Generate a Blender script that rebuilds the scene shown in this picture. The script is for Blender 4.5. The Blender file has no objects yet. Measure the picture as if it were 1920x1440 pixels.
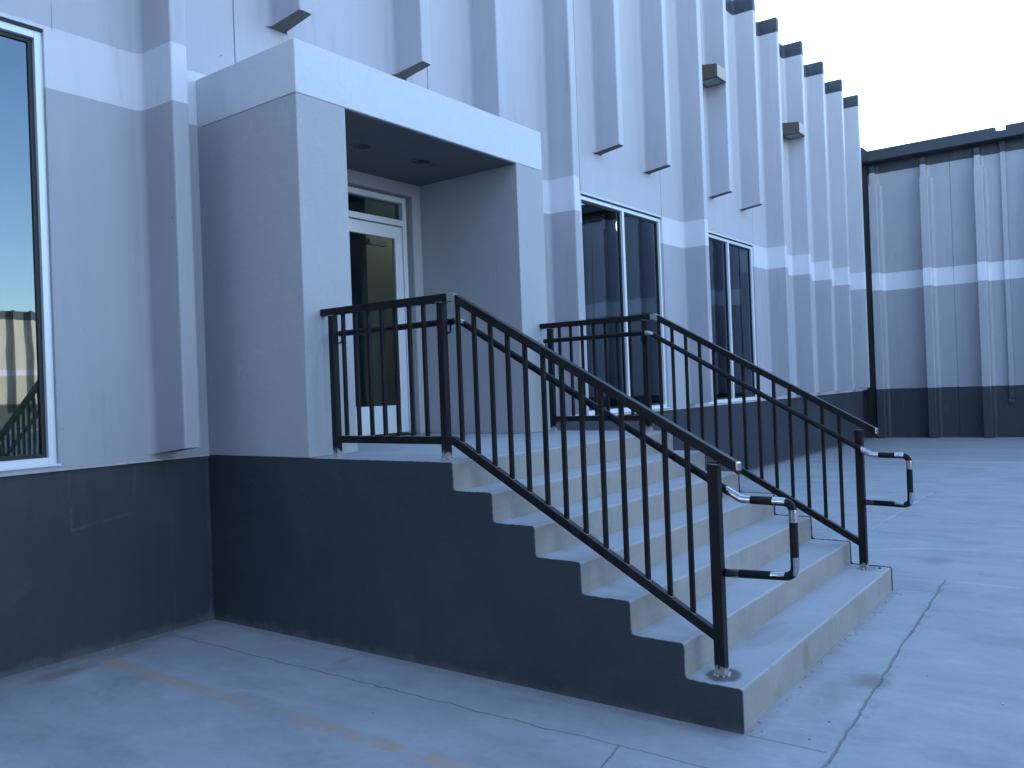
import bpy, bmesh, math, random
from mathutils import Vector, Matrix
random.seed(7)
SC = bpy.context.scene
COL = SC.collection

# ---------------------------------------------------------------- node helpers
class NT:
    """small expression builder for shader trees"""
    def __init__(s, name):
        s.m = bpy.data.materials.new(name); s.m.use_nodes = True
        s.t = s.m.node_tree; s.b = s.t.nodes['Principled BSDF']
        s.pos = s.t.nodes.new('ShaderNodeNewGeometry').outputs['Position']
        sp = s.t.nodes.new('ShaderNodeSeparateXYZ'); s.t.links.new(s.pos, sp.inputs[0])
        s.x, s.y, s.z = sp.outputs[0], sp.outputs[1], sp.outputs[2]
    def put(s, sock, v):
        if isinstance(v, bpy.types.NodeSocket): s.t.links.new(v, sock)
        elif isinstance(v, (tuple, list)) and len(v) == 3 and sock.type == 'RGBA': sock.default_value = (*v, 1)
        else: sock.default_value = v
    def f(s, op, a, b=0.0, c=0.0, clamp=False):
        n = s.t.nodes.new('ShaderNodeMath'); n.operation = op; n.use_clamp = clamp
        for i, v in enumerate((a, b, c)): s.put(n.inputs[i], v)
        return n.outputs[0]
    def add(s, a, b): return s.f('ADD', a, b)
    def sub(s, a, b): return s.f('SUBTRACT', a, b)
    def mul(s, a, b): return s.f('MULTIPLY', a, b)
    def mx(s, a, b): return s.f('MAXIMUM', a, b)
    def step(s, v, lo, hi):
        n = s.t.nodes.new('ShaderNodeMapRange'); n.interpolation_type = 'SMOOTHSTEP'
        s.put(n.inputs[0], v); n.inputs[1].default_value = lo; n.inputs[2].default_value = hi
        return n.outputs[0]
    def vec(s, sx=1, sy=1, sz=1, off=(0, 0, 0)):
        n = s.t.nodes.new('ShaderNodeMapping'); s.t.links.new(s.pos, n.inputs[0])
        n.inputs['Scale'].default_value = (sx, sy, sz); n.inputs['Location'].default_value = off
        return n.outputs[0]
    def noise(s, scale, detail=4, rough=.55, v=None, dist=0.0):
        n = s.t.nodes.new('ShaderNodeTexNoise'); s.t.links.new(v or s.pos, n.inputs['Vector'])
        n.inputs['Scale'].default_value = scale; n.inputs['Detail'].default_value = detail
        n.inputs['Roughness'].default_value = rough; n.inputs['Distortion'].default_value = dist
        return n.outputs[0]
    def vor(s, scale, v=None, feature='F1'):
        n = s.t.nodes.new('ShaderNodeTexVoronoi'); n.feature = feature
        s.t.links.new(v or s.pos, n.inputs['Vector']); n.inputs['Scale'].default_value = scale
        return n.outputs['Distance']
    def mix(s, fac, a, b):
        n = s.t.nodes.new('ShaderNodeMix'); n.data_type = 'RGBA'
        s.put(n.inputs[0], fac); s.put(n.inputs[6], a); s.put(n.inputs[7], b)
        return n.outputs[2]
    def shade(s, col, fac):   # multiply colour by scalar
        n = s.t.nodes.new('ShaderNodeVectorMath'); n.operation = 'SCALE'
        s.put(n.inputs[0], col); s.put(n.inputs['Scale'], fac)
        return n.outputs[0]
    def rgb(s, c):
        n = s.t.nodes.new('ShaderNodeRGB'); n.outputs[0].default_value = (*c, 1); return n.outputs[0]
    def bump(s, h, dist=.01, strength=1.0):
        n = s.t.nodes.new('ShaderNodeBump'); s.put(n.inputs['Height'], h)
        n.inputs['Distance'].default_value = dist; n.inputs['Strength'].default_value = strength
        s.t.links.new(n.outputs[0], s.b.inputs['Normal'])
    def out(s, col, rough=.6, metal=0.0, spec=.5):
        s.put(s.b.inputs['Base Color'], col); s.put(s.b.inputs['Roughness'], rough)
        s.put(s.b.inputs['Metallic'], metal); s.b.inputs['Specular IOR Level'].default_value = spec
        return s.m
    def seg(s, x0, y0, x1, y1, w, soft=.004, wx=None, wy=None):
        """mask of distance to a plan-view segment"""
        dx, dy = x1 - x0, y1 - y0; L2 = dx*dx + dy*dy
        px = s.sub(wx or s.x, x0); py = s.sub(wy or s.y, y0)
        t = s.f('ADD', s.mul(px, dx/L2), s.mul(py, dy/L2), clamp=True)
        ex = s.sub(px, s.mul(t, dx)); ey = s.sub(py, s.mul(t, dy))
        d = s.f('SQRT', s.add(s.mul(ex, ex), s.mul(ey, ey)))
        return s.sub(1.0, s.step(d, w, w + soft))
    def blob(s, cx, cy, rx, ry, soft=.5, n=.0, nz=None, third=False):
        px = s.mul(s.sub(s.x, cx), 1/rx); py = s.mul(s.sub(s.z if third else s.y, cy), 1/ry)
        d = s.f('SQRT', s.add(s.mul(px, px), s.mul(py, py)))
        if n: d = s.add(d, s.mul(s.sub(nz, .5), n))
        return s.sub(1.0, s.step(d, 1 - soft, 1.0))

UP, BAND, LOW, DARK = (.485, .46, .492), (.66, .635, .67), (.405, .385, .415), (.042, .044, .054)
ZB0, ZB1, ZCAP = 3.815, 4.249, 8.57

def mat_facade(name, zb0=ZB0, zb1=ZB1, zcap=ZCAP, zbase=None, dark=DARK, upc=UP, low=LOW):
    n = NT(name)
    wob = n.mul(n.sub(n.noise(6, 3), .5), .010)
    z = n.add(n.z, wob)
    c = n.mix(n.step(z, zb0 - .003, zb0 + .003), low, BAND)
    c = n.mix(n.step(z, zb1 - .003, zb1 + .003), c, upc)
    c = n.mix(n.step(z, zcap - .003, zcap + .003), c, dark)
    if zbase is not None: c = n.mix(n.step(z, zbase - .003, zbase + .003), dark, c)
    # uneven paint, faint runs, pinholes
    big = n.noise(.9, 4); run = n.noise(1.0, 5, .6, n.vec(7, 7, .35)); fine = n.noise(60, 3)
    fac = n.add(.82, n.add(n.mul(big, .16), n.add(n.mul(run, .15), n.mul(fine, .05))))
    c = n.shade(c, fac)
    dirt = n.mul(n.step(n.noise(2.2, 6, .65, n.vec(3, 3, .5)), .56, .78), .30)
    c = n.mix(dirt, c, (.25, .225, .20))
    hole = n.f('MULTIPLY', n.sub(1.0, n.step(n.vor(3.6), .022, .030)), n.step(n.noise(1.7, 2, .5, n.vec(1, 1, 1, (5, 1, 2))), .46, .52))
    c = n.mix(n.mul(hole, .9), c, (.035, .035, .04))
    n.bump(n.add(n.mul(n.noise(140, 2), .25), n.add(n.mul(n.noise(5, 4), .9), n.mul(hole, -1.0))), .006, .35)
    return n.out(c, n.add(.42, n.mul(big, .18)), spec=.35)

M = {}
M['facade'] = mat_facade('facade_paint')
M['ware'] = mat_facade('warehouse_paint', 3.815, 4.249, 7.95, 1.7, low=(.46, .41, .31), upc=(.52, .47, .37))  # dark base band, raised to paint in shade on the lower wall
M['wing'] = mat_facade('wing_paint', 3.86, 4.33, 7.07, 1.18, low=(.345, .328, .355), upc=(.37, .352, .38))

def mat_stucco():
    n = NT('stucco_paint')
    z = n.add(n.z, n.mul(n.sub(n.noise(25, 3), .5), .008))
    c = n.mix(n.step(z, 3.795, 3.801), (.44, .43, .445), (.67, .655, .68))
    fac = n.add(.86, n.add(n.mul(n.noise(1.6, 5, .6), .16), n.mul(n.noise(45, 4), .10)))
    c = n.shade(c, fac)
    pale = n.mul(n.step(n.noise(5, 5, .7, n.vec(1, 1, .7, (3, 0, 0))), .56, .74), .16)
    c = n.mix(pale, c, (.75, .77, .80))
    n.bump(n.add(n.mul(n.noise(170, 4, .7), 1.0), n.mul(n.noise(18, 4), 1.4)), .004, .55)
    return n.out(c, .85, spec=.2)
M['stucco'] = mat_stucco()

def mat_dark(name, base=DARK):
    n = NT(name)
    big = n.noise(.8, 5, .6, None, .4); run = n.noise(1.0, 5, .6, n.vec(9, 9, .5)); fine = n.noise(90, 3)
    c = n.shade(n.rgb(base), n.add(.52, n.add(n.mul(big, .55), n.add(n.mul(run, .30), n.mul(fine, .12)))))
    haze = n.mul(n.step(n.noise(1.3, 6, .7, n.vec(1, 1, .8, (2, 9, 4))), .47, .75), .30)
    c = n.mix(haze, c, (.085, .088, .10))
    scr = n.mul(n.step(n.noise(3.5, 8, .75, n.vec(1.2, 1.2, .25, (7, 2, 0))), .68, .74), .35)
    c = n.mix(scr, c, (.20, .21, .24))
    # dust and splash just above the ground
    low = n.mul(n.sub(1.0, n.step(n.add(n.z, n.mul(n.noise(7, 5), -.16)), -.26, -.17)), .28)
    c = n.mix(low, c, (.26, .25, .25))
    # filled cracks and the seam in the inner corner
    wz = n.mul(n.sub(n.noise(4, 5, .7), .5), .05); xw = n.add(n.x, wz)
    for (x0, z0, x1, z1, w_, k) in ((-.025, -.3, -.02, 1.15, .004, .45), (-1.10, 1.15, -1.10, .72, .004, .30), (-1.10, .72, -.64, .78, .004, .32), (-.64, .78, -.62, 1.15, .004, .35),
                                    (-.33, -.2, -.36, 1.15, .006, .18), (8.9, .2, 8.9, .95, .006, .25), (9.3, .3, 9.32, 1.0, .005, .3), (-1.6, .25, -1.35, .42, .02, .14)):
        k_ = n.mul(n.mul(n.seg(x0, z0, x1, z1, w_, .012, wx=xw, wy=n.z), n.step(n.y, -.02, .0)), n.mul(n.step(n.noise(6, 4, .7), .38, .62), k*.32))
        c = n.mix(k_, c, (.24, .24, .25))
    pin = n.sub(1.0, n.step(n.vor(5.5), .02, .03)); pin = n.mul(pin, n.step(n.noise(2.3, 2), .52, .56))
    c = n.mix(pin, c, (.01, .01, .012))
    n.bump(n.add(n.mul(n.noise(150, 4, .7), .5), n.mul(n.noise(9, 6, .6), 2.2)), .007, .5)
    return n.out(c, n.add(.48, n.mul(big, .2)), spec=.35)
M['dark'] = mat_dark('dark_base_paint')
M['darkbrown'] = mat_dark('dark_brown_paint', (.045, .043, .045))
M['cheek'] = mat_dark('stair_side_paint', (.037, .043, .054))

CON = (.355, .342, .352)
def mat_ground():
    n = NT('ground_concrete')
    w = n.noise(5, 5, .6); w2 = n.noise(5, 5, .6, n.vec(1, 1, 1, (9, 3, 0)))
    wx = n.add(n.x, n.mul(n.sub(w, .5), .05)); wy = n.add(n.y, n.mul(n.sub(w2, .5), .05))
    big = n.noise(.55, 6, .6, None, .6); mid = n.noise(2.3, 7, .65, n.vec(1, 1, 1, (4, 4, 0)), .2)
    streak = n.noise(1.0, 6, .65, n.vec(3.2, .55, 1, (1, 5, 0)), .5); fine = n.noise(120, 4, .7)
    c = n.shade(n.rgb(CON), n.add(.33, n.add(n.mul(big, .34), n.add(n.mul(mid, .30), n.add(n.mul(streak, .36), n.add(n.mul(fine, .20), n.mul(n.noise(28, 5, .7), .16)))))))
    pale = n.mul(n.step(n.noise(3.0, 7, .7, n.vec(1.2, .8, 1, (8, 1, 0)), .15), .50, .72), .34)
    c = n.mix(pale, c, (.50, .49, .50))
    dk = n.mul(n.step(n.noise(1.5, 7, .7, n.vec(1.7, .9, 1, (2, 7, 0)), .2), .46, .72), .42)
    c = n.mix(dk, c, (.21, .195, .20))
    # far strip in front of the wing is dustier and browner
    far = n.mul(n.step(n.add(n.x, n.mul(mid, 3.0)), 13.0, 18.5), .60)
    c = n.mix(far, c, n.shade(n.rgb((.255, .235, .225)), n.add(.65, n.mul(streak, .7))))
    # dirt along the foot of the wall
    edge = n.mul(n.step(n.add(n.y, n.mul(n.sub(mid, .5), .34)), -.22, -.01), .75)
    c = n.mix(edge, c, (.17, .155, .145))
    edge2 = n.mul(n.mul(n.sub(1.0, n.step(n.f('ABSOLUTE', n.add(n.x, n.mul(w, .05))), .03, .09)), n.step(n.y, -4.5, -4.4)), .4)
    c = n.mix(edge2, c, (.21, .20, .20))
    nz = n.noise(7, 5, .7)
    for (cx, cy, rx, ry, k, colr) in [(-1.33, -.26, .30, .13, .75, (.24, .15, .11)), (-.92, -.19, .35, .15, .55, (.25, .19, .16)),
                                       (1.02, -4.76, .20, .13, .8, (.20, .18, .15)), (.75, -4.62, .55, .16, .35, (.24, .22, .18)),
                                       (.92, -2.9, .2, .1, .0, CON), (-.2, -1.75, .14, .05, .5, (.26, .20, .18)),
                                       (4.4, -4.5, .30, .16, .5, (.24, .23, .22)), (8.3, -5.2, 1.3, .5, .35, (.24, .24, .25)),
                                       (2.2, -6.3, .8, .35, .35, (.25, .25, .27)), (-1.6, -.2, .6, .3, .35, (.27, .22, .21))]:
        if k: c = n.mix(n.mul(n.blob(cx, cy, rx, ry, .75, 1.0, nz), k), c, colr)
    # worn orange paint line running out from the wall
    keep = n.mul(n.step(n.noise(9, 6, .75), .40, .56), n.step(n.noise(1.1, 3, .5, n.vec(1, 1, 1, (0, 3.3, 0))), .34, .50))
    near = n.step(n.y, -1.05, -.35)
    ln = n.mul(n.seg(-1.03, -.33, -.99, -4.6, .045, .012, wx=n.add(n.x, n.mul(n.sub(w, .5), .02))), n.mx(n.mul(keep, .75), n.mul(near, .9)))
    c = n.mix(ln, c, (.46, .30, .205))
    ln2 = n.mul(n.seg(14.0, -.2, 13.8, -6, .035, .02), .5)
    c = n.mix(ln2, c, (.62, .62, .63))
    ln3 = n.mul(n.seg(16.6, .0, 16.8, -7, .04, .02), .3)
    c = n.mix(ln3, c, (.60, .60, .60))
    # pale filled saw cuts
    pal = n.seg(4.42, -3.4, 4.95, -4.25, .022, .02)
    pal = n.mx(pal, n.seg(4.95, -4.25, 5.25, -5.6, .012, .02)); pal = n.mx(pal, n.mul(n.seg(3.64, -4.7, 3.58, -5.8, .010, .02), .8))
    pal = n.mx(pal, n.mul(n.seg(3.2, -3.6, 9.5, -3.6, .012, .02, wy=wy), .7)); pal = n.mx(pal, n.mul(n.seg(7.9, -3.6, 7.3, -6.6, .010, .02), .5))
    c = n.mix(n.mul(pal, n.mul(n.step(mid, .38, .60), .42)), c, (.60, .60, .62))
    # joints and cracks
    cr = n.seg(-.43, -.15, -.42, -6.5, .0025, .006, wx=n.add(n.x, n.mul(n.sub(w, .5), .09)))
    cr = n.mx(cr, n.seg(-.42, -3.95, -1.5, -4.15, .0025, .006, wx=wx, wy=wy))
    j = n.mul(n.seg(0.0, -4.44, .0, -4.80, .004, .006), .8)
    j = n.mx(j, n.seg(-.9, -4.87, 3.66, -4.69, .0035, .008, wy=n.add(n.y, n.mul(n.sub(w, .5), .065))))
    j = n.mx(j, n.mul(n.seg(3.20, -4.40, 3.20, -4.70, .003, .006, wx=wx), .8))
    j = n.mx(j, n.mul(n.seg(3.66, -3.9, 3.66, -4.69, .003, .007, wx=wx), .5))
    j = n.mx(j, n.mul(n.seg(3.2, -3.60, 9.4, -3.62, .003, .008, wy=wy), .6))
    j = n.mx(j, n.mul(n.seg(5.9, -3.62, 6.3, -6.2, .003, .006, wx=wx), .5))
    j = n.mx(j, n.mul(n.seg(17.2, -2.4, 20.4, -3.9, .006, .02, wx=wx), .4))
    allc = n.mx(cr, j)
    crumb = n.mul(n.seg(-.9, -4.89, 3.66, -4.71, .012, .045, wy=n.add(n.y, n.mul(n.sub(mid, .5), .09))), n.step(n.noise(14, 5, .7), .50, .62))
    c = n.mix(n.mul(crumb, .55), c, (.20, .19, .18))
    c = n.mix(n.mul(allc, n.add(.25, n.mul(w, .7))), c, (.12, .115, .115))
    # grit
    gr = n.mul(n.sub(1.0, n.step(n.vor(9.0), .035, .05)), n.step(n.noise(3.1, 2), .50, .55))
    c = n.mix(n.mul(gr, .55), c, (.12, .115, .11))
    gw = n.mul(n.sub(1.0, n.step(n.vor(6.0, n.vec(1, 1, 1, (3, 8, 0))), .025, .04)), n.step(n.noise(2.1, 2, .5, n.vec(1, 1, 1, (6, 2, 0))), .54, .58))
    c = n.mix(n.mul(gw, .6), c, (.70, .71, .74))
    n.bump(n.add(n.mul(allc, -2.5), n.add(n.mul(fine, .25), n.mul(mid, .5))), .005, .45)
    return n.out(c, n.add(.58, n.mul(mid, .25)), spec=.35)
M['ground'] = mat_ground()

def mat_conc(name, base, riser=False):
    n = NT(name)
    big = n.noise(1.4, 6, .65, None, .5); mid = n.noise(6, 6, .7, n.vec(1, 1, 1, (1, 2, 3))); fine = n.noise(150, 4, .7)
    run = n.noise(1.0, 5, .65, n.vec(6, 1, 1.2) if riser else n.vec(2, 5, 1), .4)
    c = n.shade(n.rgb(base), n.add(.62, n.add(n.mul(big, .30), n.add(n.mul(mid, .17), n.add(n.mul(run, .22), n.mul(fine, .08))))))
    if riser:
        st = n.mul(n.step(n.noise(2.4, 6, .7, n.vec(1.6, 1, .8, (5, 5, 1)), .3), .46, .72), .60)
        grain = n.noise(1.0, 6, .75, n.vec(3, 3, 70)); c = n.shade(c, n.add(.86, n.mul(grain, .28)))
        c = n.mix(st, c, (.25, .23, .195))
        c = n.mix(n.mul(n.blob(.98, -.03, .07, .10, .35, .3, mid, third=True), .5), c, (.19, .175, .14))
        pale = n.mul(n.step(n.noise(1.7, 4, .6, n.vec(1, 1, 1, (3, 3, 3))), .55, .72), .35)
        c = n.mix(pale, c, (.40, .385, .375))
        hole = n.mul(n.sub(1.0, n.step(n.vor(26), .10, .16)), n.step(n.noise(2.2, 3), .56, .66))
        c = n.mix(n.mul(hole, .7), c, (.12, .11, .10))
    else:
        dk = n.mul(n.step(n.noise(2.1, 6, .7, n.vec(1, 1.5, 1, (2, 2, 2)), .6), .54, .78), .40)
        c = n.mix(dk, c, (.25, .24, .23))
        nz = n.noise(14, 5, .7)
        for (cx, cy, rx, ry, k, colr) in [(.17, -4.25, .13, .10, .95, (.105, .10, .095)), (3.0, -4.26, .13, .09, .6, (.18, .18, .18)),
                                      (.21, -2.40, .10, .06, .5, (.17, .16, .16)), (.22, -1.36, .12, .05, .4, (.2, .2, .2)),
                                      (.30, -2.5, .13, .05, .55, (.17, .17, .18)), (.95, -4.2, .35, .10, .35, (.24, .23, .21))]:
            c = n.mix(n.mul(n.blob(cx, cy, rx, ry, .3, .5, nz), k), c, colr)
        gr = n.mul(n.sub(1.0, n.step(n.vor(11.0), .035, .05)), n.step(n.noise(3.1, 2), .50, .56))
        c = n.mix(n.mul(gr, .5), c, (.13, .125, .12))
    n.bump(n.add(n.mul(fine, .25), n.mul(mid, .8)), .005, .5)
    return n.out(c, n.add(.62, n.mul(mid, .2)), spec=.3)
M['tread'] = mat_conc('troweled_concrete', (.375, .365, .375))
M['riser'] = mat_conc('formed_concrete', (.320, .287, .262), True)

def metal_mask(n, pts, r=.04):
    """ground-off paint near bends: pts are (y, z, ry, rz)"""
    nz = n.noise(38, 3, .6, n.vec(1, 1, .35)); m = None
    for (y, z, ry, rz) in pts:
        a = n.f('ABSOLUTE', n.mul(n.sub(n.y, y), 1/ry)); b = n.f('ABSOLUTE', n.mul(n.sub(n.z, z), 1/rz))
        d = n.add(n.mx(a, b), n.mul(n.sub(nz, .5), .35))
        k = n.sub(1.0, n.step(d, .96, 1.02)); m = k if m is None else n.mx(m, k)
    return m
def mat_rail(name, pts=None, posts=False):
    n = NT(name)
    w = n.noise(2.2, 5, .6, n.vec(6, 6, 1.2)); fine = n.noise(80, 4, .7)
    c = n.mix(n.step(w, .35, .75), (.006, .0055, .007), (.020, .015, .016))
    sc = n.mul(n.step(n.noise(16, 6, .75, n.vec(1, 1, .4)), .66, .76), .5)
    c = n.mix(sc, c, (.055, .046, .046))
    rough = n.add(.30, n.add(n.mul(w, .25), n.mul(fine, .12))); met = 0.0
    if pts:
        m = metal_mask(n, pts); c = n.mix(m, c, n.mix(n.noise(30, 4), (.62, .62, .63), (.30, .29, .30)))
        rough = n.add(n.mul(n.sub(1.0, m), rough), n.mul(m, .24)); met = n.mul(m, .92)
    if posts:   # bare, grouted feet
        nz = n.noise(35, 4, .7)
        for (y, z0) in ((-1.345, 1.154), (-2.40, 1.154), (-4.24, .078)):
            d = n.mul(n.sub(1.0, n.step(n.f('ABSOLUTE', n.sub(n.y, y)), .06, .062)), n.sub(1.0, n.step(n.add(n.sub(n.z, z0), n.mul(n.sub(nz, .5), .13)), .035, .05)))
            c = n.mix(n.mul(d, .85), c, n.mix(nz, (.10, .085, .075), (.62, .60, .58)))
    n.bump(n.add(fine, n.mul(w, .6)), .002, .25)
    return n.out(c, rough, met, spec=.2)
RPTS_TOP = [(-2.500, 2.215, .035, .06), (-4.376, 1.168, .010, .026)]
RPTS_HAND = [(-2.485, 2.07, .040, .035), (-4.335, .995, .062, .05), (-4.545, 1.002, .032, .03),
             (-4.625, .912, .03, .032), (-4.632, .66, .022, .045), (-4.53, .622, .034, .013), (-4.31, .612, .032, .022)]
M['rail'] = mat_rail('rail_paint'); M['rail_post'] = mat_rail('rail_post_paint', None, True)
M['rail_top'] = mat_rail('rail_top_paint', RPTS_TOP); M['rail_hand'] = mat_rail('handrail_paint', RPTS_HAND)

def simple(name, col, rough=.5, metal=0.0, var=.15, scale=8, spec=.5, bump=0.0):
    n = NT(name); k = n.noise(scale, 5, .6)
    c = n.shade(n.rgb(col), n.add(1 - var, n.mul(k, 2*var)))
    if bump: n.bump(n.noise(scale*12, 3), bump, .4)
    return n.out(c, n.add(rough, n.mul(n.sub(k, .5), .12)), metal, spec)
M['weld'] = simple('weld_bead', (.30, .27, .26), .45, .5, .35, 90)
M['grout'] = simple('post_grout', (.42, .41, .40), .9, 0, .4, 60, .2, .004)
M['alu'] = simple('aluminium_frame', (.74, .75, .77), .38, .15, .05)
M['gasket'] = simple('black_gasket', (.012, .012, .014), .5)
M['bronze'] = simple('bronze_housing', (.095, .072, .055), .5, 0, .2, 30)
M['silver'] = simple('pale_housing', (.34, .29, .255), .5, 0, .2, 30)
M['ledge'] = simple('concrete_ledge', (.45, .44, .42), .85, 0, .35, 9, .2, .003)
M['finfoot'] = simple('fin_foot_brown', (.15, .13, .115), .9, 0, .25, 12, .2, .003)  # darker brown for the fin undersides
M['trimring'] = simple('trim_ring', (.12, .11, .105), .45, .3, .2, 20)
M['blackcan'] = simple('can_interior', (.02, .02, .02), .35)
M['roof'] = simple('roof_membrane', (.35, .34, .33), .9, 0, .2, 2)
M['room'] = simple('room_paint', (.60, .61, .56), .85, 0, .1, 2)
M['roomdark'] = simple('room_dark_paint', (.035, .037, .04), .8, 0, .2, 2)
M['carpet'] = simple('room_carpet', (.06, .06, .065), .95, 0, .3, 30)
M['fascia'] = mat_dark('fascia_paint', (.042, .045, .055))
M['rust'] = simple('rusty_scrap', (.16, .07, .035), .8, 0, .4, 60)
M['chip'] = simple('pale_chip', (.62, .62, .63), .8, 0, .3, 60)
M['stone'] = simple('grey_pebble', (.10, .095, .09), .9, 0, .3, 60)
M['pipe'] = simple('galvanised_pipe', (.55, .42, .38), .6, .1, .2, 20)

def mat_glass(name, tint, refl=1.0, ior=2.35):
    m = bpy.data.materials.new(name); m.use_nodes = True; t = m.node_tree
    for nd in list(t.nodes): t.nodes.remove(nd)
    o = t.nodes.new('ShaderNodeOutputMaterial'); mx = t.nodes.new('ShaderNodeMixShader')
    tr = t.nodes.new('ShaderNodeBsdfTransparent'); tr.inputs[0].default_value = (*tint, 1)
    gl = t.nodes.new('ShaderNodeBsdfGlossy'); gl.inputs['Roughness'].default_value = .0
    gl.inputs['Color'].default_value = (refl*.66, refl*.78, refl*.92, 1)
    fr = t.nodes.new('ShaderNodeFresnel'); fr.inputs[0].default_value = ior
    # very slight waviness of the sheet
    g = t.nodes.new('ShaderNodeNewGeometry'); nz = t.nodes.new('ShaderNodeTexNoise'); nz.inputs['Scale'].default_value = 1.3
    bp = t.nodes.new('ShaderNodeBump'); bp.inputs['Distance'].default_value = .004; bp.inputs['Strength'].default_value = .22
    L = t.links.new; L(g.outputs['Position'], nz.inputs['Vector']); L(nz.outputs[0], bp.inputs['Height'])
    L(bp.outputs[0], gl.inputs['Normal']); 
    inv = t.nodes.new('ShaderNodeMath'); inv.operation = 'SUBTRACT'; inv.inputs[0].default_value = 1.0; L(g.outputs['Backfacing'], inv.inputs[1])
    mu = t.nodes.new('ShaderNodeMath'); mu.operation = 'MULTIPLY'; L(fr.outputs[0], mu.inputs[0]); L(inv.outputs[0], mu.inputs[1])
    L(mu.outputs[0], mx.inputs[0]); L(tr.outputs[0], mx.inputs[1]); L(gl.outputs[0], mx.inputs[2])
    L(mx.outputs[0], o.inputs[0]); return m
M['glass'] = mat_glass('window_glass', (.30, .36, .36))
M['doorglass'] = mat_glass('door_glass', (.78, .84, .80), .8, 1.6)
M['lens'] = simple('lamp_lens', (.22, .25, .27), .15, 0, .3, 14)

# ---------------------------------------------------------------- mesh helpers
def link(name, bm, mats, parent=None, smooth=False):
    bmesh.ops.recalc_face_normals(bm, faces=bm.faces)
    me = bpy.data.meshes.new(name); bm.to_mesh(me); bm.free()
    for m in (mats if isinstance(mats, (list, tuple)) else [mats]): me.materials.append(m)
    if smooth:
        for p in me.polygons: p.use_smooth = True
    o = bpy.data.objects.new(name, me); COL.objects.link(o)
    if parent: o.parent = parent
    return o
def thing(name, label, cat, group=None, loc=(0, 0, 0)):
    o = bpy.data.objects.new(name, None); COL.objects.link(o); o.location = loc; o.empty_display_size = .2
    return tag(o, label, cat, group)
def tag(o, label, cat, group=None):
    o['label'] = label; o['category'] = cat
    if group: o['group'] = group
    return o
def box(bm, x0, x1, y0, y1, z0, z1, bev=0.0, mi=0):
    r = bmesh.ops.create_cube(bm, size=1.0); vs = r['verts']
    for v in vs: v.co = Vector(((x0+x1)/2 + v.co.x*(x1-x0), (y0+y1)/2 + v.co.y*(y1-y0), (z0+z1)/2 + v.co.z*(z1-z0)))
    fs = set(f for v in vs for f in v.link_faces)
    for f in fs: f.material_index = mi
    if bev:
        es = list(set(e for v in vs for e in v.link_edges))
        bmesh.ops.bevel(bm, geom=es, offset=bev, segments=2, profile=.5, affect='EDGES')
def prism(bm, pts, a, b, axis='x', mi=0):
    """outline pts extruded along axis from a to b (pts are the two other coordinates)"""
    def P(p, t):
        return {'x': (t, p[0], p[1]), 'y': (p[0], t, p[1]), 'z': (p[0], p[1], t)}[axis]
    A = [bm.verts.new(P(p, a)) for p in pts]; B = [bm.verts.new(P(p, b)) for p in pts]
    n = len(pts); fs = [bm.faces.new(A), bm.faces.new(B)]
    for i in range(n): fs.append(bm.faces.new((A[i], A[(i+1) % n], B[(i+1) % n], B[i])))
    for f in fs: f.material_index = mi
    return fs
def grid_wall(bm, xs, zs, front, back, solid, axis='y', mi=None):
    """wall built cell by cell; front(i,j) gives the face plane, solid(i,j) says if there is wall"""
    nx, nz = len(xs)-1, len(zs)-1; cache = {}
    def V(x, y, z):
        k = (round(x, 4), round(y, 4), round(z, 4))
        if k not in cache: cache[k] = bm.verts.new((x, y, z) if axis == 'y' else (y, x, z))
        return cache[k]
    def quad(*p):
        vs = [V(*q) for q in p]
        if len(set(vs)) < 4: return
        try: f = bm.faces.new(vs)
        except ValueError: return
    for i in range(nx):
        for j in range(nz):
            if not solid(i, j): continue
            x0, x1, z0, z1 = xs[i], xs[i+1], zs[j], zs[j+1]; f = front(i, j)
            quad((x0, f, z0), (x1, f, z0), (x1, f, z1), (x0, f, z1)); quad((x0, back, z0), (x0, back, z1), (x1, back, z1), (x1, back, z0))
            for (di, dj) in ((-1, 0), (1, 0), (0, -1), (0, 1)):
                a, b = i+di, j+dj
                inside = 0 <= a < nx and 0 <= b < nz and solid(a, b)
                if inside:
                    g = front(a, b)
                    if abs(g-f) < 1e-6 or (di, dj) in ((-1, 0), (0, -1)): continue
                    lo, hi = f, g
                else: lo, hi = f, back
                if di: x = x1 if di > 0 else x0; quad((x, lo, z0), (x, hi, z0), (x, hi, z1), (x, lo, z1))
                else: z = z1 if dj > 0 else z0; quad((x0, lo, z), (x1, lo, z), (x1, hi, z), (x0, hi, z))
def sweep(bm, path, r, n=14, cap=True):
    rings = []; P = [Vector(p) for p in path]; up = Vector((1, 0, .03)).normalized()
    for i, p in enumerate(P):
        if i == 0: t = P[1]-P[0]
        elif i == len(P)-1: t = P[-1]-P[-2]
        else: t = (P[i+1]-P[i]).normalized() + (P[i]-P[i-1]).normalized()
        t.normalize(); u = up - t*up.dot(t); u.normalize(); w = t.cross(u)
        rings.append([bm.verts.new(p + (u*math.cos(2*math.pi*k/n) + w*math.sin(2*math.pi*k/n))*r) for k in range(n)])
    for a, b in zip(rings, rings[1:]):
        for k in range(n): bm.faces.new((a[k], a[(k+1) % n], b[(k+1) % n], b[k])).smooth = True
    if cap: bm.faces.new(rings[0]); bm.faces.new(rings[-1])
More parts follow.
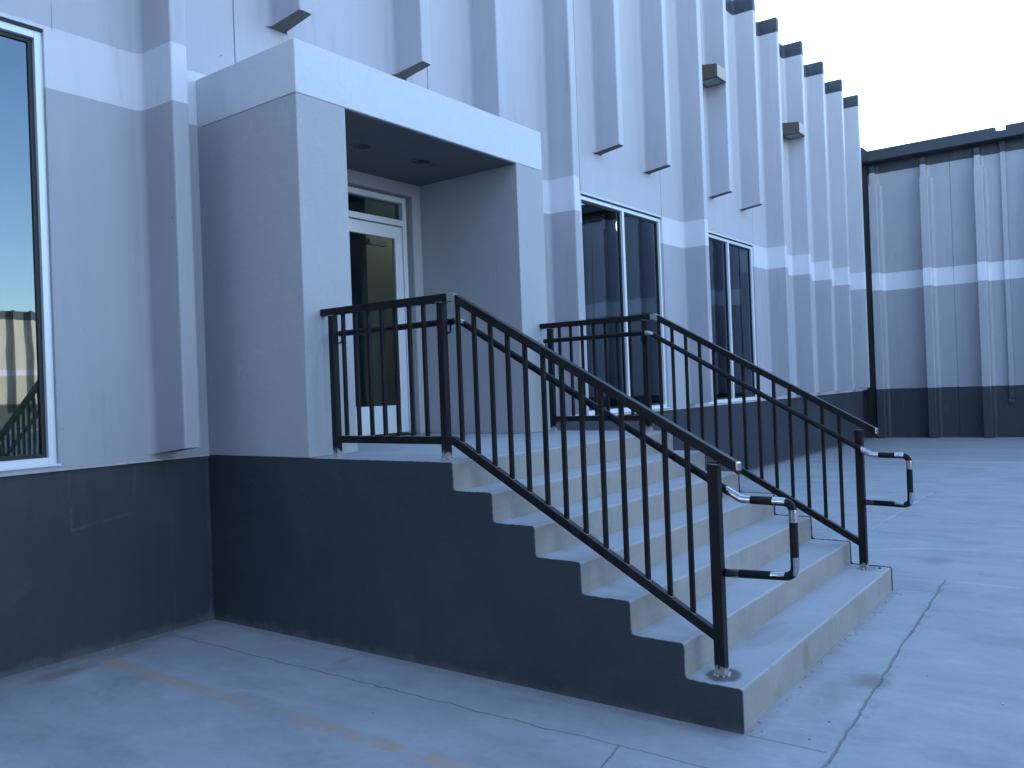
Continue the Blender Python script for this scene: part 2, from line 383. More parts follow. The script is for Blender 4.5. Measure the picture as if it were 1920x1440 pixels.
def rounded(pts, radii, seg=7):
    out = [Vector(pts[0])]
    for i in range(1, len(pts)-1):
        p, a, b = Vector(pts[i]), Vector(pts[i-1]), Vector(pts[i+1]); r = radii[i-1]
        da, db = (a-p).normalized(), (b-p).normalized(); ang = da.angle(db); d = r/math.tan(ang/2)
        s, e = p+da*d, p+db*d
        for k in range(seg+1):
            t = k/seg; out.append(s*(1-t)**2 + p*2*t*(1-t) + e*t*t)
    out.append(Vector(pts[-1])); return out
def ring(bm, c, r, w, h, n=28):
    A = []
    for k in range(n):
        a = 2*math.pi*k/n; co, si = math.cos(a), math.sin(a)
        A.append([bm.verts.new((c[0]+co*rr, c[1]+si*rr, c[2]+zz)) for rr, zz in ((r+w, 0), (r+w*.8, -h), (r+w*.1, -h*.8), (r, 0))])
    for k in range(n):
        p, q = A[k], A[(k+1) % n]
        for m in range(3): bm.faces.new((p[m], q[m], q[m+1], p[m+1])).smooth = True

# ---------------------------------------------------------------- ground
H, RI, T, D0, W = 1.154, .1793, .305, 2.578, 3.109
def gz(x, y):
    yo = min(max(-y, 0), 6)
    t = min(max(x, 0), 3.1)*.009 - max(0, min(x-3.1, 9))*.0018
    return -.170 + .008*yo + t
bm = bmesh.new()
xs = sorted(set([-400, -120, -40, -12, -6, -3, -1, 0, 1, 2, 3.1, 4, 6, 9, 12.1, 16, 20, 26, 50, 120, 400]))
ys = sorted(set([-400, -150, -60, -30, -15, -9, -7, -6, -5, -4, -3, -2, -1, 0, 2, 8, 30, 120, 400]))
G = [[bm.verts.new((x, y, gz(x, y))) for y in ys] for x in xs]
for i in range(len(xs)-1):
    for j in range(len(ys)-1): bm.faces.new((G[i][j], G[i+1][j], G[i+1][j+1], G[i][j+1]))
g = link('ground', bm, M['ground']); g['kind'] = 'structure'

# ---------------------------------------------------------------- main building
bld = thing('ribbed_building', 'long pale grey ribbed concrete building with a white band, dark base and tall windows', 'building')
WIN = [(-3.59, -1.172), (5.83, 8.245), (9.80, 12.222)]
PX0, PX1, PW, DP, ZTOP, ZCEIL = .467, 2.662, 3.107, 1.233, 4.184, 3.789
# wall slab: narrow columns are panel joints
joints = [(-4.98, .012), (-1.172, .06), (-3.65, .06), (.375, .012), (2.79, .014), (5.77, .06), (8.245, .012), (9.74, .06), (12.222, .012), (13.72, .014), (16.75, .014)]
xs = sorted(set([-9.0, .01, 20.45, PW-.01] + [a for w in WIN for a in w] + [v for j, w in joints for v in (j, j+w)]))
zs = [1.165, 1.18, ZCEIL, 4.222, 8.87]
def solid(i, j):
    xm, zm = (xs[i]+xs[i+1])/2, (zs[j]+zs[j+1])/2
    if any(a < xm < b for a, b in WIN) and 1.18 < zm < 4.222: return False
    if .01 < xm < PW-.01 and zm < ZCEIL: return False
    return True
def front(i, j):
    xm, zm = (xs[i]+xs[i+1])/2, (zs[j]+zs[j+1])/2
    for a, w in joints:
        if a < xm < a+w and (zm > 4.222 or w < .05 and abs(a-.375) > .01 and zm < 9): return .006 if w > .05 else .014
    return 0.0
bm = bmesh.new(); grid_wall(bm, xs, zs, front, .20, solid)
wall = link('wall', bm, M['facade'], bld)
bm = bmesh.new()
box(bm, -9.0, PX0, .010, .20, -.4, 1.1645); box(bm, PX1, 19.9, .010, .20, -.4, 1.1645); box(bm, 19.901, 20.45, .10, .20, -.4, 1.1645)
link('base_wall', bm, M['dark'], bld)
# narrow mortar ledge between base and panels
for a, b in [(-3.6, 0.0), (PW, 19.88)]:
    bm = bmesh.new(); x = a
    while x < b-.05:
        x2 = min(b, x + random.uniform(.25, .8)); d = random.uniform(.006, .026)
        box(bm, x, x2, -d, .009, 1.150 - random.uniform(0, .004), 1.1645, .002); x = x2
    link('mortar_ledge', bm, M['ledge'], bld)
# fins: (x of left front edge, short?)
FINS = [(-4.55, 0), (-3.2, 1), (-1.95, 1), (-.455, 0), (.76, 1), (2.286, 1), (3.53, 0), (5.035, 0), (6.238, 1), (7.72, 1), (9.015, 0), (10.143, 1),
        (11.61, 1), (12.905, 0), (14.455, 0), (15.965, 0), (17.495, 0), (18.99, 0)]
def fin_mesh(short):
    """one precast rib: plan outline with coved roots, swept up, slightly sloping foot"""
    d, w = .40, .13; pts = []
    for k in range(7):                     # left cove
        a = math.pi/2*k/6; pts.append((-.075+.06*math.sin(a)+.0, -.06+.06*math.cos(a)))
    pts += [(-.002, -d+.014), (.003, -d+.004), (.014, -d), (w-.014, -d), (w-.003, -d+.004), (w+.002, -d+.014)]
    for k in range(7):
        a = math.pi/2*k/6; pts.append((w+.075-.06*math.cos(a), -.06+.06*math.sin(a)))
    pts = [(x, min(y, -.0) + 0.0) for x, y in pts]
    z0 = 4.847 if short else 1.205; sl = .05 if short else .045
    bm = bmesh.new(); n = len(pts); R = []
    for lev in range(2 if True else 0):
        R.append([bm.verts.new((x, y-.0 if y < 0 else .001, (z0 + sl*(-y)/d) if lev == 0 else 8.845)) for x, y in pts])
    R.append([bm.verts.new((x*(1 if 0 <= x <= w else 1) + (.008 if x < w/2 else -.008), y+.010, 8.87)) for x, y in pts])
    for a, b in zip(R, R[1:]):
        for i in range(n):
            j = (i+1) % n; f = bm.faces.new((a[i], a[j], b[j], b[i]))
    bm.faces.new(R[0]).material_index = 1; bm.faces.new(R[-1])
    return bm
proto = {}
for x, sh in FINS:
    if sh not in proto:
        o = link('fin', fin_mesh(sh), [M['facade'], M['finfoot']], bld); o.location.x = x; proto[sh] = o
    else:
        o = proto[sh].copy(); COL.objects.link(o); o.parent = bld; o.location.x = x
bm = bmesh.new(); box(bm, -9.0, 20.45, .201, 30, 8.3, 8.75); link('roof', bm, M['roof'], bld)
bm = bmesh.new(); prism(bm, [(-.30, 7.655), (-.02, 7.93), (-.02, 7.40), (-.30, 7.40)], 20.13, 20.17, 'x'); 
link('corner_flashing', bm, M['fascia'], bld)
# interior behind the glass
bm = bmesh.new()
box(bm, -9, 20.4, .3, 6.0, 1.02, 1.15, mi=1); box(bm, -9, 20.4, .21, 6.0, 4.32, 4.40, mi=2); box(bm, -9, 20.4, 6.01, 6.1, 1.15, 4.3, mi=2)
for x in (-.9, 3.6, 4.9, 9.0, 14.5): box(bm, x, x+.12, .21, 6.0, 1.151, 4.31, mi=0)
box(bm, 2.62, 3.59, .85, .95, 1.151, 4.31, mi=0); box(bm, -.77, 1.6, 2.6, 2.7, 1.151, 4.31, mi=2)
box(bm, 7.9, 8.98, 1.2, 1.32, 1.151, 4.31, mi=0); box(bm, 12.35, 13.4, .9, 1.02, 1.151, 4.31, mi=0)
link('interior', bm, [M['room'], M['carpet'], M['roomdark']], bld)

def emit(name, col, k):
    m = bpy.data.materials.new(name); m.use_nodes = True; b = m.node_tree.nodes['Principled BSDF']
    b.inputs['Emission Color'].default_value = (*col, 1); b.inputs['Emission Strength'].default_value = k; return m
# pendant seen glinting inside; unseen glowing panel added to brighten the door room
bm = bmesh.new(); box(bm, 2.75, 3.35, .30, .62, 4.27, 4.31); link('fill_panel', bm, emit('fill_panel_glow', (.92, 1, .88), .75), bld)
bm = bmesh.new(); bmesh.ops.create_uvsphere(bm, u_segments=12, v_segments=8, radius=.05, matrix=Matrix.Translation((7.88, .6, 4.13)) @ Matrix.Diagonal((.55, .55, 1.7, 1)))
link('pendant_lamp', bm, emit('lamp_bulb', (1, .80, .55), 3.0), bld)

def window(x0, x1, parent):
    z0, z1, fw = 1.181, 4.205, .052; m = (x0+x1)/2; y0, y1 = .028, .12
    bm = bmesh.new()
    box(bm, x0, x0+fw, y0, y1, z0, z1, .003); box(bm, x1-fw, x1, y0, y1, z0, z1, .003)
    for a, b in ((x0+fw, m-.03), (m+.03, x1-fw)):
        box(bm, a, b, y0, y1, z0, z0+fw+.01, .003); box(bm, a, b, y0, y1, z1-fw, z1, .003)
    w = link('window', bm, M['alu'], parent)
    bm = bmesh.new(); box(bm, m-.0295, m+.0295, y0-.004, y1, z0, z1, .004); link('mullion', bm, M['alu'], w)
    bm = bmesh.new(); g_ = .028
    for a, b in ((x0+fw, m-.0305), (m+.0305, x1-fw)):
        zb, zt = z0+fw+.011, z1-fw-.001
        box(bm, a+.001, a+g_, .062, .10, zb, zt); box(bm, b-g_, b-.001, .062, .10, zb, zt)
        box(bm, a+g_+.001, b-g_-.001, .062, .10, zb, zb+g_); box(bm, a+g_+.001, b-g_-.001, .062, .10, zt-g_, zt)
    link('gasket', bm, M['gasket'], w)
    for a, b in ((x0+fw, m-.0305), (m+.0305, x1-fw)):
        bm = bmesh.new(); box(bm, a+.008, b-.008, .078, .084, z0+fw+.015, z1-fw-.005); link('pane', bm, M['glass'], w)
    bm = bmesh.new(); box(bm, x0-.01, x1+.012, -.012, .026, 1.1815, 1.197, .003); link('sill', bm, M['alu'], w)
    bm = bmesh.new(); box(bm, x0+.002, x1-.002, .012, .10, 4.2055, 4.2215); link('head_flashing', bm, M['gasket'], w)
for a, b in WIN: window(a, b, bld)

# ---------------------------------------------------------------- porch
por = thing('entrance_porch', 'boxy grey stucco porch with a white band sheltering the glass door at the stair head', 'porch')
ZJ = ZCEIL
bm = bmesh.new(); box(bm, 0, PX0, -DP, .30, H+.001, ZJ, .006); link('pier', bm, M['stucco'], por)
bm = bmesh.new(); box(bm, PX1, PW, -DP, .30, H+.001, ZJ, .006); link('pier', bm, M['stucco'], por)
bm = bmesh.new(); box(bm, 0, PW, -DP, -.002, ZJ+.0005, ZTOP, .006); link('canopy', bm, M['stucco'], por)
bm = bmesh.new(); box(bm, PX0+.001, PX1-.001, -DP+.02, .299, ZJ-.006, ZJ-.001)
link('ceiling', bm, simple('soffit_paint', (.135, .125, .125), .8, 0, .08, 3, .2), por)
DX0, DX1, DZ = 1.36, 2.535, 3.655
bm = bmesh.new()
box(bm, PX0+.001, DX0, .05, .25, H+.002, DZ, 0); box(bm, DX1, PX1-.001, .05, .25, H+.002, DZ, 0); box(bm, PX0+.001, PX1-.001, .05, .25, DZ+.0005, ZJ-.007, 0)
link('back_wall', bm, M['stucco'], por)
# door frame with transom
fy0, fy1, fx0, fx1 = .10, .21, DX0+.045, DX1-.045
bm = bmesh.new()
box(bm, fx0, fx0+.05, fy0, fy1, H+.003, 3.63, .002); box(bm, fx1-.05, fx1, fy0, fy1, H+.003, 3.63, .002)
box(bm, fx0+.05, fx1-.05, fy0, fy1, 3.575, 3.63, .002); box(bm, fx0+.05, fx1-.05, fy0, fy1, 3.335, 3.395, .002)
link('door_frame', bm, M['alu'], por)
bm = bmesh.new(); box(bm, DX0+.001, fx0-.001, .13, .2, H+.002, 3.652); box(bm, fx1+.001, DX1-.001, .13, .2, H+.002, 3.652); box(bm, fx0, fx1, .13, .2, 3.632, 3.654)
link('frame_sealant', bm, simple('sealant', (.24, .24, .24), .7), por)
bm = bmesh.new(); box(bm, fx0+.055, fx1-.055, .15, .157, 3.397, 3.573); link('transom_pane', bm, M['glass'], por)
dx0, dx1, dz0, dz1 = fx0+.056, fx1-.056, H+.03, 3.322
bm = bmesh.new()
box(bm, dx0, dx0+.10, .118, .165, dz0, dz1, .002); box(bm, dx1-.10, dx1, .118, .165, dz0, dz1, .002)
box(bm, dx0+.10, dx1-.10, .118, .165, dz1-.125, dz1, .002); box(bm, dx0+.10, dx1-.10, .118, .165, dz0, dz0+.285, .002)
door = link('door', bm, M['alu'], por)
bm = bmesh.new(); box(bm, dx0+.101, dx1-.101, .138, .145, dz0+.286, dz1-.126); link('pane', bm, M['doorglass'], door)
bm = bmesh.new(); box(bm, 2.02, 2.30, .20, .245, 3.12, 3.175, .008); box(bm, 2.02, 2.06, .168, .20, 3.13, 3.165); link('door_closer', bm, M['silver'], door)
bm = bmesh.new(); sweep(bm, rounded([(dx0+.05, .118, 2.05), (dx0+.05, .06, 2.05), (dx0+.05, .06, 2.35), (dx0+.05, .118, 2.35)], [.03, .03]), .012, 10); link('handle', bm, M['alu'], door, True)
bm = bmesh.new(); box(bm, fx0, fx1, .06, .22, H+.003, H+.018, .003); link('threshold', bm, M['gasket'], por)
for cx, cy in ((1.222, -.605), (1.952, -.635)):
    bm = bmesh.new(); ring(bm, (cx, cy, ZJ-.006), .082, .022, .010); rg = link('downlight', bm, M['trimring'], por)
    bm = bmesh.new(); n = 24
    ctr = bm.verts.new((cx, cy, ZJ-.0085)); cir = [bm.verts.new((cx+.083*math.cos(2*math.pi*k/n), cy+.083*math.sin(2*math.pi*k/n), ZJ-.0075)) for k in range(n)]
    for k in range(n): bm.faces.new((ctr, cir[k], cir[(k+1) % n]))
    ring(bm, (cx+.012, cy, ZJ-.009), .035, .014, .004, 20)
    link('lamp_well', bm, M['blackcan'], rg)
bm = bmesh.new(); box(bm, 2.11, 2.19, -.645, -.615, ZJ-.0105, ZJ-.0065, .001); link('soffit_slot', bm, M['blackcan'], por)

# ---------------------------------------------------------------- stairs
st = thing('concrete_stairs', 'wide concrete stairs of seven risers with dark painted sides below the porch', 'stairs')
def step_bm(i):
    """block from its riser face back under the next one, rounded nosing; faces split into tread and riser material"""
    z = H - i*RI; yf = -(D0 + i*T); yb = (-(D0 + (i-1)*T) if i else .04); zb = (H-(i+1)*RI if i < 6 else -.40)
    r = .012; pts = [(yf, zb if i < 6 else -.4), (yf, z-r), (yf+r*.3, z-r*.3), (yf+r, z), (yb, z), (yb, zb)]
    bm = bmesh.new(); rr = random.Random(20+i); N = 90; rows = []
    for k in range(N+1):
        x = .012 + (W-.024)*k/N; dj = rr.uniform(0, .0022) + (rr.uniform(.002, .007) if rr.random() < .06 else 0)
        j = [(0, 0), (dj*.4, 0), (dj, -dj), (0, -dj*.3), (0, 0), (0, 0)]
        rows.append([bm.verts.new((x, p[0]+a, p[1]+b)) for p, (a, b) in zip(pts, j)])
    for a, b in zip(rows, rows[1:]):
        for m in range(6): bm.faces.new((a[m], a[(m+1) % 6], b[(m+1) % 6], b[m]))
    bm.faces.new(rows[0]); bm.faces.new(rows[-1])
    for f in bm.faces:
        c = f.calc_center_median(); f.material_index = 0 if c.z > z-r*.5 else 1
        if abs(c.x-.012) < .001 or abs(c.x-W+.012) < .001: f.material_index = 1
    return bm
for i in range(7):
    b = step_bm(i)
    if i: # keep overlap-free: drop to just below the next riser
        pass
    link('landing' if i == 0 else 'step', b, [M['tread'], M['riser']], st)
# solid core under the steps
bm = bmesh.new()
pts = [(.03, -.4)]
for i in range(6, -1, -1):
    pts += [(-(D0+i*T)+.03, (-.39 if i == 6 else H-(i+1)*RI-.02)), (-(D0+i*T)+.03, H-i*RI-.02)]
pts += [(.03, H-.02)]
def cheek(x0, x1):
    e = .005; o = [(.009, -.4)]
    yl = -(D0+6*T)-e; o.append((yl, -.4))
    for i in range(6, -1, -1):
        y, z = -(D0+i*T)-e, H-i*RI+e; c = .018
        o += [(y, z-c), (y+c*.3, z-c*.3), (y+c, z)]
        if i: o += [(-(D0+(i-1)*T)-e-.022, z), (-(D0+(i-1)*T)-e-.006, z+.006), (-(D0+(i-1)*T)-e, z+.022)]
    o.append((.009, H+e)) if False else None
    o[-1] = (-(D0)-e+.018, H+.0); o.append((.009, H))
    rr = random.Random(3 if x0 < 1 else 5); q = []
    for k, p in enumerate(o):
        p2 = o[(k+1) % len(o)]; q.append(p); L = math.dist(p, p2)
        if L > .1 and p[1] > -.3 and p2[1] > -.3:
            m = int(L/.022)
            hz = abs(p[1]-p2[1]) < 1e-4
            for t_ in range(1, m):
                a = t_/m; d = rr.uniform(-.0022, .0022)
                q.append((p[0]*(1-a)+p2[0]*a + (0 if hz else d), p[1]*(1-a)+p2[1]*a + (d*.8 - .001 if hz else 0)))
    o = q
    bm = bmesh.new(); prism(bm, o, x0, x1, 'x'); return link('side_wall', bm, M['cheek'], st)
cheek(0.0, .0115); cheek(W-.0115, W)

# ---------------------------------------------------------------- railings
def railing(xr, s, label, end_dx=0.0):
    """s = +1 when the stair lies on the +x side of the rail"""
    t = thing('stair_railing', label, 'railing', 'black steel railings of the stairs')
    sl, slb = .5635, .5725
    yb, yt_end, zt = -2.505, -4.378, 2.205; yb2, zb_ = -2.475, 1.279
    hw, hh = .025, .025
    def zt_at(y): return zt if y > yb else zt - sl*(yb-y)
    def zb_at(y): return zb_ if y > yb2 else zb_ - slb*(yb2-y)
    v = .057/2
    bm = bmesh.new()
    top = [(-1.238, zt+hh), (yb-.004, zt+hh), (yt_end, zt_at(yt_end)+v), (yt_end, zt_at(yt_end)-v), (yb+.004, zt-hh), (-1.238, zt-hh)]
    prism(bm, top, xr-hw, xr+hw, 'x'); bmesh.ops.bevel(bm, geom=list(bm.edges), offset=.003, segments=2, affect='EDGES', profile=.5)
    link('top_rail', bm, M['rail_top'], t)
    bm = bmesh.new()
    bot = [(-1.371, zb_+hh), (yb2-.004, zb_+hh), (-4.209, zb_at(-4.209)+v), (-4.209, zb_at(-4.209)-v), (yb2+.004, zb_-hh), (-1.371, zb_-hh)]
    # split around the middle post so nothing overlaps
    prism(bm, [(-1.371, zb_+hh), (-2.374, zb_+hh), (-2.374, zb_-hh), (-1.371, zb_-hh)], xr-.0235, xr+.0235, 'x')
    prism(bm, [(-2.426, zb_+hh), (yb2-.004, zb_+hh), (-4.209, zb_at(-4.209)+v), (-4.209, zb_at(-4.209)-v), (yb2+.004, zb_-hh), (-2.426, zb_-hh)], xr-.0235, xr+.0235, 'x')
    bmesh.ops.bevel(bm, geom=list(bm.edges), offset=.003, segments=2, affect='EDGES', profile=.5)
    link('bottom_rail', bm, M['rail'], t)
    for (y, z0, w) in ((-1.345, H, .0255), (-2.400, H, .0255), (-4.238, H-6*RI, .0285)):
        bm = bmesh.new(); x = xr + (end_dx if y < -4 else 0)
        z1 = zt_at(y)-hh-.001 if y > -4 else zt_at(y-.0285)-v-.002
        box(bm, x-w, x+w, y-w, y+w, z0+.0005, z1, .004); po = link('post', bm, M['rail_post'], t)
        bm = bmesh.new()
        for k in range(9):     # lumpy grout at the foot
            a = k/9*2*math.pi + random.uniform(-.3, .3); rr = w*1.25 + random.uniform(0, .008)
            cx, cy = x+rr*math.cos(a), y+rr*math.sin(a)
            bmesh.ops.create_icosphere(bm, subdivisions=1, radius=random.uniform(.007, .013), matrix=Matrix.Translation((cx, cy, z0+.002)) @ Matrix.Diagonal((1, 1, .55+random.random()*.7, 1)))
        link('grout', bm, M['grout'], po)
        bm = bmesh.new(); q = w+.0005; zw = z1-.003 if y > -4 else z1-.012
        sweep(bm, [(x-q, y-q, zw), (x+q, y-q, zw), (x+q, y+q, zw+.004), (x-q, y+q, zw+.004), (x-q, y-q, zw)], .0032, 6)
        link('weld', bm, M['weld'], po)
    ys = [-1.455-.1305*k for k in range(7)] + [-2.537-.1295*k for k in range(13)]
    for y in ys:
        w = .0125; bm = bmesh.new()
        def Z(yy, top): return (zt_at(yy)-(hh if yy > yb else v)+.003) if top else (zb_at(yy)+(hh if yy > yb2 else v)-.003)
        vs = []
        for tp in (False, True):
            vs.append([bm.verts.new((xr+a, y+b, Z(y+b, tp))) for a, b in ((-w, -w), (w, -w), (w, w), (-w, w))])
        for k in range(4): bm.faces.new((vs[0][k], vs[0][(k+1) % 4], vs[1][(k+1) % 4], vs[1][k]))
        bm.faces.new(vs[0]); bm.faces.new(vs[1])
        ve = [e for e in bm.edges if abs(e.verts[0].co.z-e.verts[1].co.z) > .3]
        bmesh.ops.bevel(bm, geom=ve, offset=.003, segments=2, affect='EDGES', profile=.5)
        ba = link('baluster', bm, M['rail'], t)
        bm = bmesh.new()
        for sx in (-1, 1):
            p = [(xr+sx*(w+.001), y-w-.001, Z(y-w, False)+.003), (xr+sx*(w+.001), y+w+.001, Z(y+w, False)+.003)]
            sweep(bm, p, .0026, 6)
        sweep(bm, [(xr-w, y-w-.001, Z(y-w, False)+.003), (xr+w, y-w-.001, Z(y-w, False)+.003)], .0026, 6)
        link('weld', bm, M['weld'], ba)
    # round handrail on the stair side with its closed return loop
    xh = xr + s*.082; P = [(xh, -1.325, 2.050), (xh, -2.478, 2.055), (xh, -4.345, .982), (xh, -4.612, .980), (xh, -4.612, .607), (xr+s*.02+end_dx, -4.262, .605)]
    bm = bmesh.new(); sweep(bm, rounded(P, [.10, .09, .055, .055]), .0215, 18); h_ = link('handrail', bm, M['rail_hand'], t, False)
    for y in (-1.345, -2.40, -4.238):
        zh = 2.052 if y > -2.47 else .982 + (4.345+y)*.5747; bm = bmesh.new()
        sweep(bm, rounded([(xr+s*.024, y, zh-.075), (xr+s*.080, y, zh-.072), (xh, y, zh-.018)], [.03]), .007, 8)
        box(bm, min(xr+s*.0262, xr+s*.0305), max(xr+s*.0262, xr+s*.0305), y-.02, y+.02, zh-.10, zh-.05, .001)
        link('bracket', bm, M['rail'], t)
    return t
railing(.17, 1, 'near black steel stair railing, on the left side of the stairs by the dark wall')
railing(2.975, -1, 'far black steel stair railing, on the right side of the stairs before the windows')

# ---------------------------------------------------------------- wall lights
def wall_light(x0, label):
    t = thing('wall_light', label, 'wall light', 'bronze wall pack lights between the ribs')
    x1, y0, y1, z0, z1 = x0+.40, -.418, -.06, 6.785, 7.01
    bm = bmesh.new()
    prism(bm, [(y0, z0), (y0, z1-.008), (y0+.012, z1), (y1, z1+.05), (y1, z0)], x0, x1-.006, 'x')
    bmesh.ops.bevel(bm, geom=list(bm.edges), offset=.004, segments=2, affect='EDGES', profile=.5)
    link('housing', bm, M['bronze'], t)
    bm = bmesh.new(); box(bm, x0+.002, x1-.008, y0-.006, y0-.001, z0+.004, z1-.010, .0015); link('front_plate', bm, M['silver'], t)
    bm = bmesh.new()
    box(bm, x0+.008, x1-.014, y0+.008, y0+.03, z0-.010, z0-.001); box(bm, x0+.008, x1-.014, y1-.03, y1-.008, z0-.010, z0-.001)
    box(bm, x0+.008, x0+.03, y0+.031, y1-.031, z0-.010, z0-.001); box(bm, x1-.036, x1-.014, y0+.031, y1-.031, z0-.010, z0-.001)
    link('lens_frame', bm, M['gasket'], t)
    bm = bmesh.new(); box(bm, x0+.031, x1-.037, y0+.032, y1-.032, z0-.006, z0-.002, .001); link('lens', bm, M['lens'], t)
wall_light(9.715, 'nearer and larger-looking bronze box light high between the facade ribs')
wall_light(14.035, 'farther bronze box light high between the ribs, toward the roof corner')

# ---------------------------------------------------------------- right wing
wing = thing('wing_building', 'lower ribbed wing at the right end of the yard with dark fascia and downspout', 'building')
XW, XS = 20.55, 20.20
bm = bmesh.new(); yl = [-32, -8.59, -8.575, -5.39, -5.375, -2.235, -2.218, -.0, 6]
zl = [-.4, 7.5]
def fr(i, j): return XW+.02 if yl[i+1]-yl[i] < .05 else XW
grid_wall(bm, yl, zl, fr, XW+.3, lambda i, j: True, 'x'); link('wall', bm, M['wing'], wing)
k = 0; yy = -.285; proto_rib = None
while yy > -31.5:
    if proto_rib is None:
        bm = bmesh.new()
        def rib(zlo, zhi, xf, w):
            prism(bm, [(XW, .06), (XW-.035, .018), (XW-.06, 0), (xf+.01, 0), (xf, -.01), (xf, -w+.012), (xf+.012, -w), (XW-.06, -w-.01), (XW-.03, -w-.03), (XW, -w-.07)], zlo, zhi, 'z')
        rib(-.4, 6.74, XS, .20); rib(6.7405, 7.25, XS+.13, .13)
        proto_rib = link('rib', bm, M['wing'], wing); proto_rib.location.y = yy
    else:
        o = proto_rib.copy(); COL.objects.link(o); o.parent = wing; o.location.y = yy
    yy -= 1.265
bm = bmesh.new()
for a, b, z1 in ((.2, -3.325, 7.66), (-3.326, -3.555, 7.55), (-3.556, -32, 7.66)):
    prism(bm, [(XS+.02, 7.36), (XS-.02, 7.37), (XS-.02, z1-.01), (XS+.0, z1), (XW+.5, z1), (XW+.5, 7.36)], b, a, 'y')
link('fascia', bm, M['fascia'], wing)
bm = bmesh.new(); box(bm, XW-.05, XW-.002, -.19, -.002, -.4, 7.35); link('corner_cover', bm, M['darkbrown'], wing)
bm = bmesh.new(); box(bm, XW-.10, XW-.002, -3.50, -3.385, .86, 7.22, .006); dsp = link('downspout', bm, M['wing'], wing)
bm = bmesh.new(); prism(bm, [(XW-.11, .80), (XW-.17, .76), (XW-.16, .82), (XW-.10, .859), (XW-.01, .859), (XW-.01, .80)], -3.505, -3.38, 'y'); link('outlet', bm, M['darkbrown'], dsp)
bm = bmesh.new(); box(bm, XW-.115, XW-.002, -3.51, -3.375, 7.221, 7.34, .004); link('strap', bm, M['darkbrown'], dsp)
bm = bmesh.new(); box(bm, XW+.31, 60, -32, 20, 7.2, 7.5); link('roof', bm, M['roof'], wing)
rp = thing('roof_pipe', 'thin pale pipe on short posts above the wing roof edge', 'pipe')
bm = bmesh.new(); sweep(bm, [(22.5, -3.35, 8.45), (22.5, -30, 8.9)], .012, 8); link('pipe', bm, M['pipe'], rp)
for y, z in ((-3.4, 8.45), (-8, 8.53), (-14, 8.63), (-20, 8.73)):
    bm = bmesh.new(); box(bm, 22.49, 22.51, y-.01, y+.01, 7.5, z); link('post', bm, M['pipe'], rp)

# ---------------------------------------------------------------- building across the yard (seen in the window glass)
opp = thing('warehouse_building', 'sunlit ribbed warehouse across the yard, seen reflected in the left window', 'building')
bm = bmesh.new(); box(bm, -70, 90, -60.6, -60, -.4, 8.6); link('wall', bm, M['ware'], opp)
bm = bmesh.new()
prb = None
for k in range(90):
    x = -30 + k*1.3
    if prb is None:
        b2 = bmesh.new(); box(b2, 0, .14, -59.999, -59.6, (1.2), 8.65); prb = link('rib', b2, M['ware'], opp); prb.location.x = x
    else:
        o = prb.copy(); COL.objects.link(o); o.parent = opp; o.location.x = x
bm.free()
bm = bmesh.new(); box(bm, -70, 90, -90, -60.65, 8.0, 8.3); link('roof', bm, M['roof'], opp)

# unseen block added on the camera's left to shade the rib sides facing it
blocker = thing('shade_block', 'dark brown block added out of view on the left to shade the rib sides', 'building')
bm = bmesh.new(); box(bm, -40, -13.0, -34, -1.5, -.4, 13.0); link('wall', bm, M['darkbrown'], blocker)
bm = bmesh.new(); box(bm, -40.3, -12.8, -34.3, -1.2, 13.001, 13.2); link('roof', bm, M['roof'], blocker)

# ---------------------------------------------------------------- small debris
def bit(x, y, z, r, m, name, label, cat, group):
    bm = bmesh.new(); bmesh.ops.create_icosphere(bm, subdivisions=1, radius=r)
    for v in bm.verts: v.co *= random.uniform(.7, 1.25); v.co.z *= .55
    bmesh.ops.translate(bm, vec=(x, y, z + r*.3), verts=bm.verts)
    return tag(link(name, bm, m, None), label, cat, group)
tag(bit(3.02, -4.345, H-6*RI, .014, M['rust'], 'rust_flake', 'small rusty flake at the far right corner of the lowest step', 'debris', None), 'small rusty flake at the far right corner of the lowest step', 'debris')
for x, y in ((.20, -4.63), (.62, -4.60), (2.1, -5.6), (1.0, -5.4)):
    bit(x, y, gz(x, y), random.uniform(.006, .010), M['chip'], 'paint_chip', 'pale paint chip lying on the yard concrete beside the lowest step', 'debris', 'pale chips on the concrete')
for x, y in ((.35, -4.72), (.10, -4.70), (1.25, -5.0), (-.75, -2.6), (4.0, -4.9)):
    bit(x, y, gz(x, y), random.uniform(.004, .007), M['stone'], 'pebble', 'tiny dark pebble lying on the yard concrete near the stairs', 'debris', 'dark pebbles on the concrete')

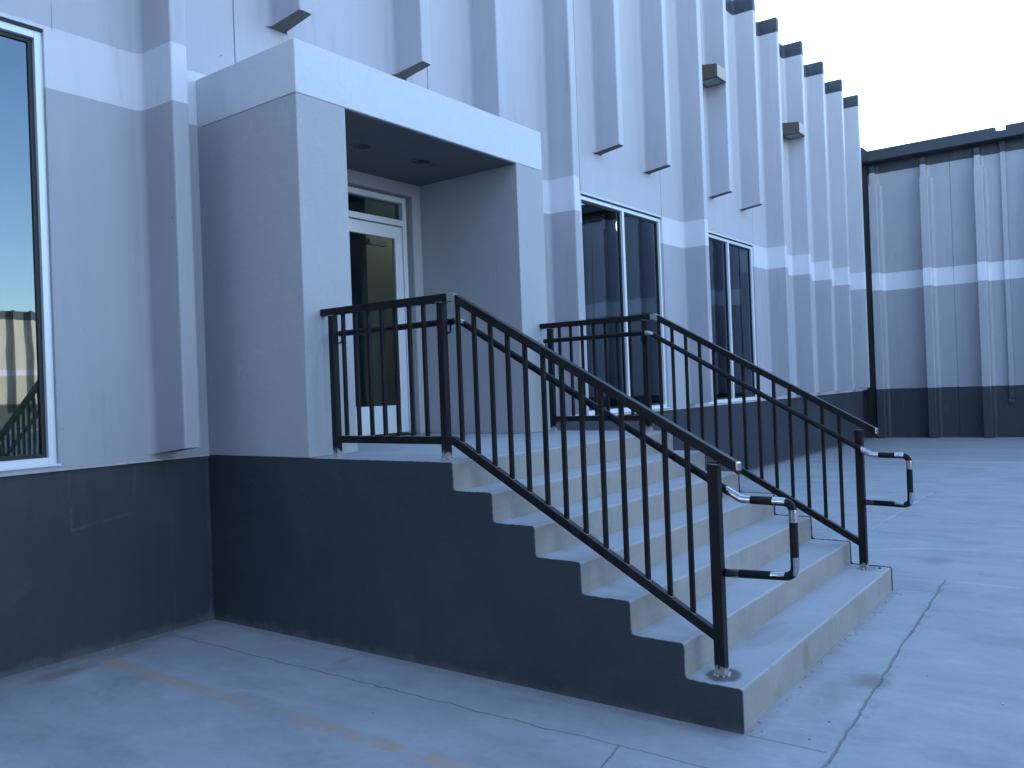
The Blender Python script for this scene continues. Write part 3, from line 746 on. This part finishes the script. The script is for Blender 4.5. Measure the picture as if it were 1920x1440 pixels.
bm = bmesh.new(); rr = random.Random(11)
for k in range(520):
    if k < 260: x, y = rr.uniform(-3.2, -.02), -abs(rr.gauss(0, .035)) - .006
    elif k < 380: x, y = -abs(rr.gauss(0, .02)) - .006, rr.uniform(-4.4, -.02)
    elif k < 440: x, y = rr.uniform(0, 3.2), -4.42 - abs(rr.gauss(0, .03))
    else: x, y = rr.uniform(3.2, 19), -abs(rr.gauss(0, .05)) - .01
    r = rr.uniform(.0025, .0075)
    bmesh.ops.create_icosphere(bm, subdivisions=1, radius=r, matrix=Matrix.Translation((x, y, gz(x, y)+r*.2)) @ Matrix.Diagonal((rr.uniform(.7, 1.4), rr.uniform(.7, 1.4), .6, 1)))
gr_ = tag(link('grit', bm, simple('grit_crumbs', (.30, .27, .24), .9, 0, .5, 50), None), 'fine mortar crumbs and grit gathered along the foot of the walls', 'grit'); gr_['kind'] = 'stuff'

# ---------------------------------------------------------------- camera, light
yaw, pitch, roll = .6433, .0039, -.0379
cy, sy, cp, sp = math.cos(yaw), math.sin(yaw), math.cos(pitch), math.sin(pitch)
f = Vector((cy*cp, sy*cp, sp)); r = Vector((sy, -cy, 0)); u = r.cross(f)
cr, sr = math.cos(roll), math.sin(roll)
R_, U_ = r*cr + u*sr, u*cr - r*sr
cam = bpy.data.cameras.new('camera'); co = bpy.data.objects.new('camera', cam); COL.objects.link(co)
mw = Matrix.Identity(4)
for i in range(3): mw[i][0], mw[i][1], mw[i][2] = R_[i], U_[i], -f[i]
mw.translation = Vector((-3.9243, -6.0191, 1.6078)); co.matrix_world = mw
cam.sensor_width = 36; cam.lens = 36*1569/1920; cam.clip_end = 2000; cam.clip_start = .05
SC.camera = co

SUN_EL, SUN_AZ = math.radians(14), math.radians(46)      # azimuth from +Y towards +X
w = bpy.data.worlds.new('World'); SC.world = w; w.use_nodes = True; t = w.node_tree
sky = t.nodes.new('ShaderNodeTexSky'); sky.sky_type = 'NISHITA'; sky.sun_disc = False
sky.sun_elevation = SUN_EL; sky.sun_rotation = SUN_AZ; sky.air_density = 1.0; sky.dust_density = .1; sky.ozone_density = 2.3
t.links.new(sky.outputs[0], t.nodes['Background'].inputs[0]); t.nodes['Background'].inputs[1].default_value = .15
sd = Vector((math.sin(SUN_AZ)*math.cos(SUN_EL), math.cos(SUN_AZ)*math.cos(SUN_EL), math.sin(SUN_EL)))
sl_ = bpy.data.lights.new('sun', 'SUN'); sl_.energy = 3.4; sl_.angle = math.radians(.5); sl_.color = (1, .90, .76)
so = bpy.data.objects.new('sun', sl_); COL.objects.link(so); so.rotation_euler = (-sd).to_track_quat('-Z', 'Y').to_euler()
so.location = (0, 0, 40)
SC.view_settings.view_transform = 'Standard'; SC.view_settings.look = 'None'; SC.view_settings.gamma = 1
SC.view_settings.exposure = 2.74
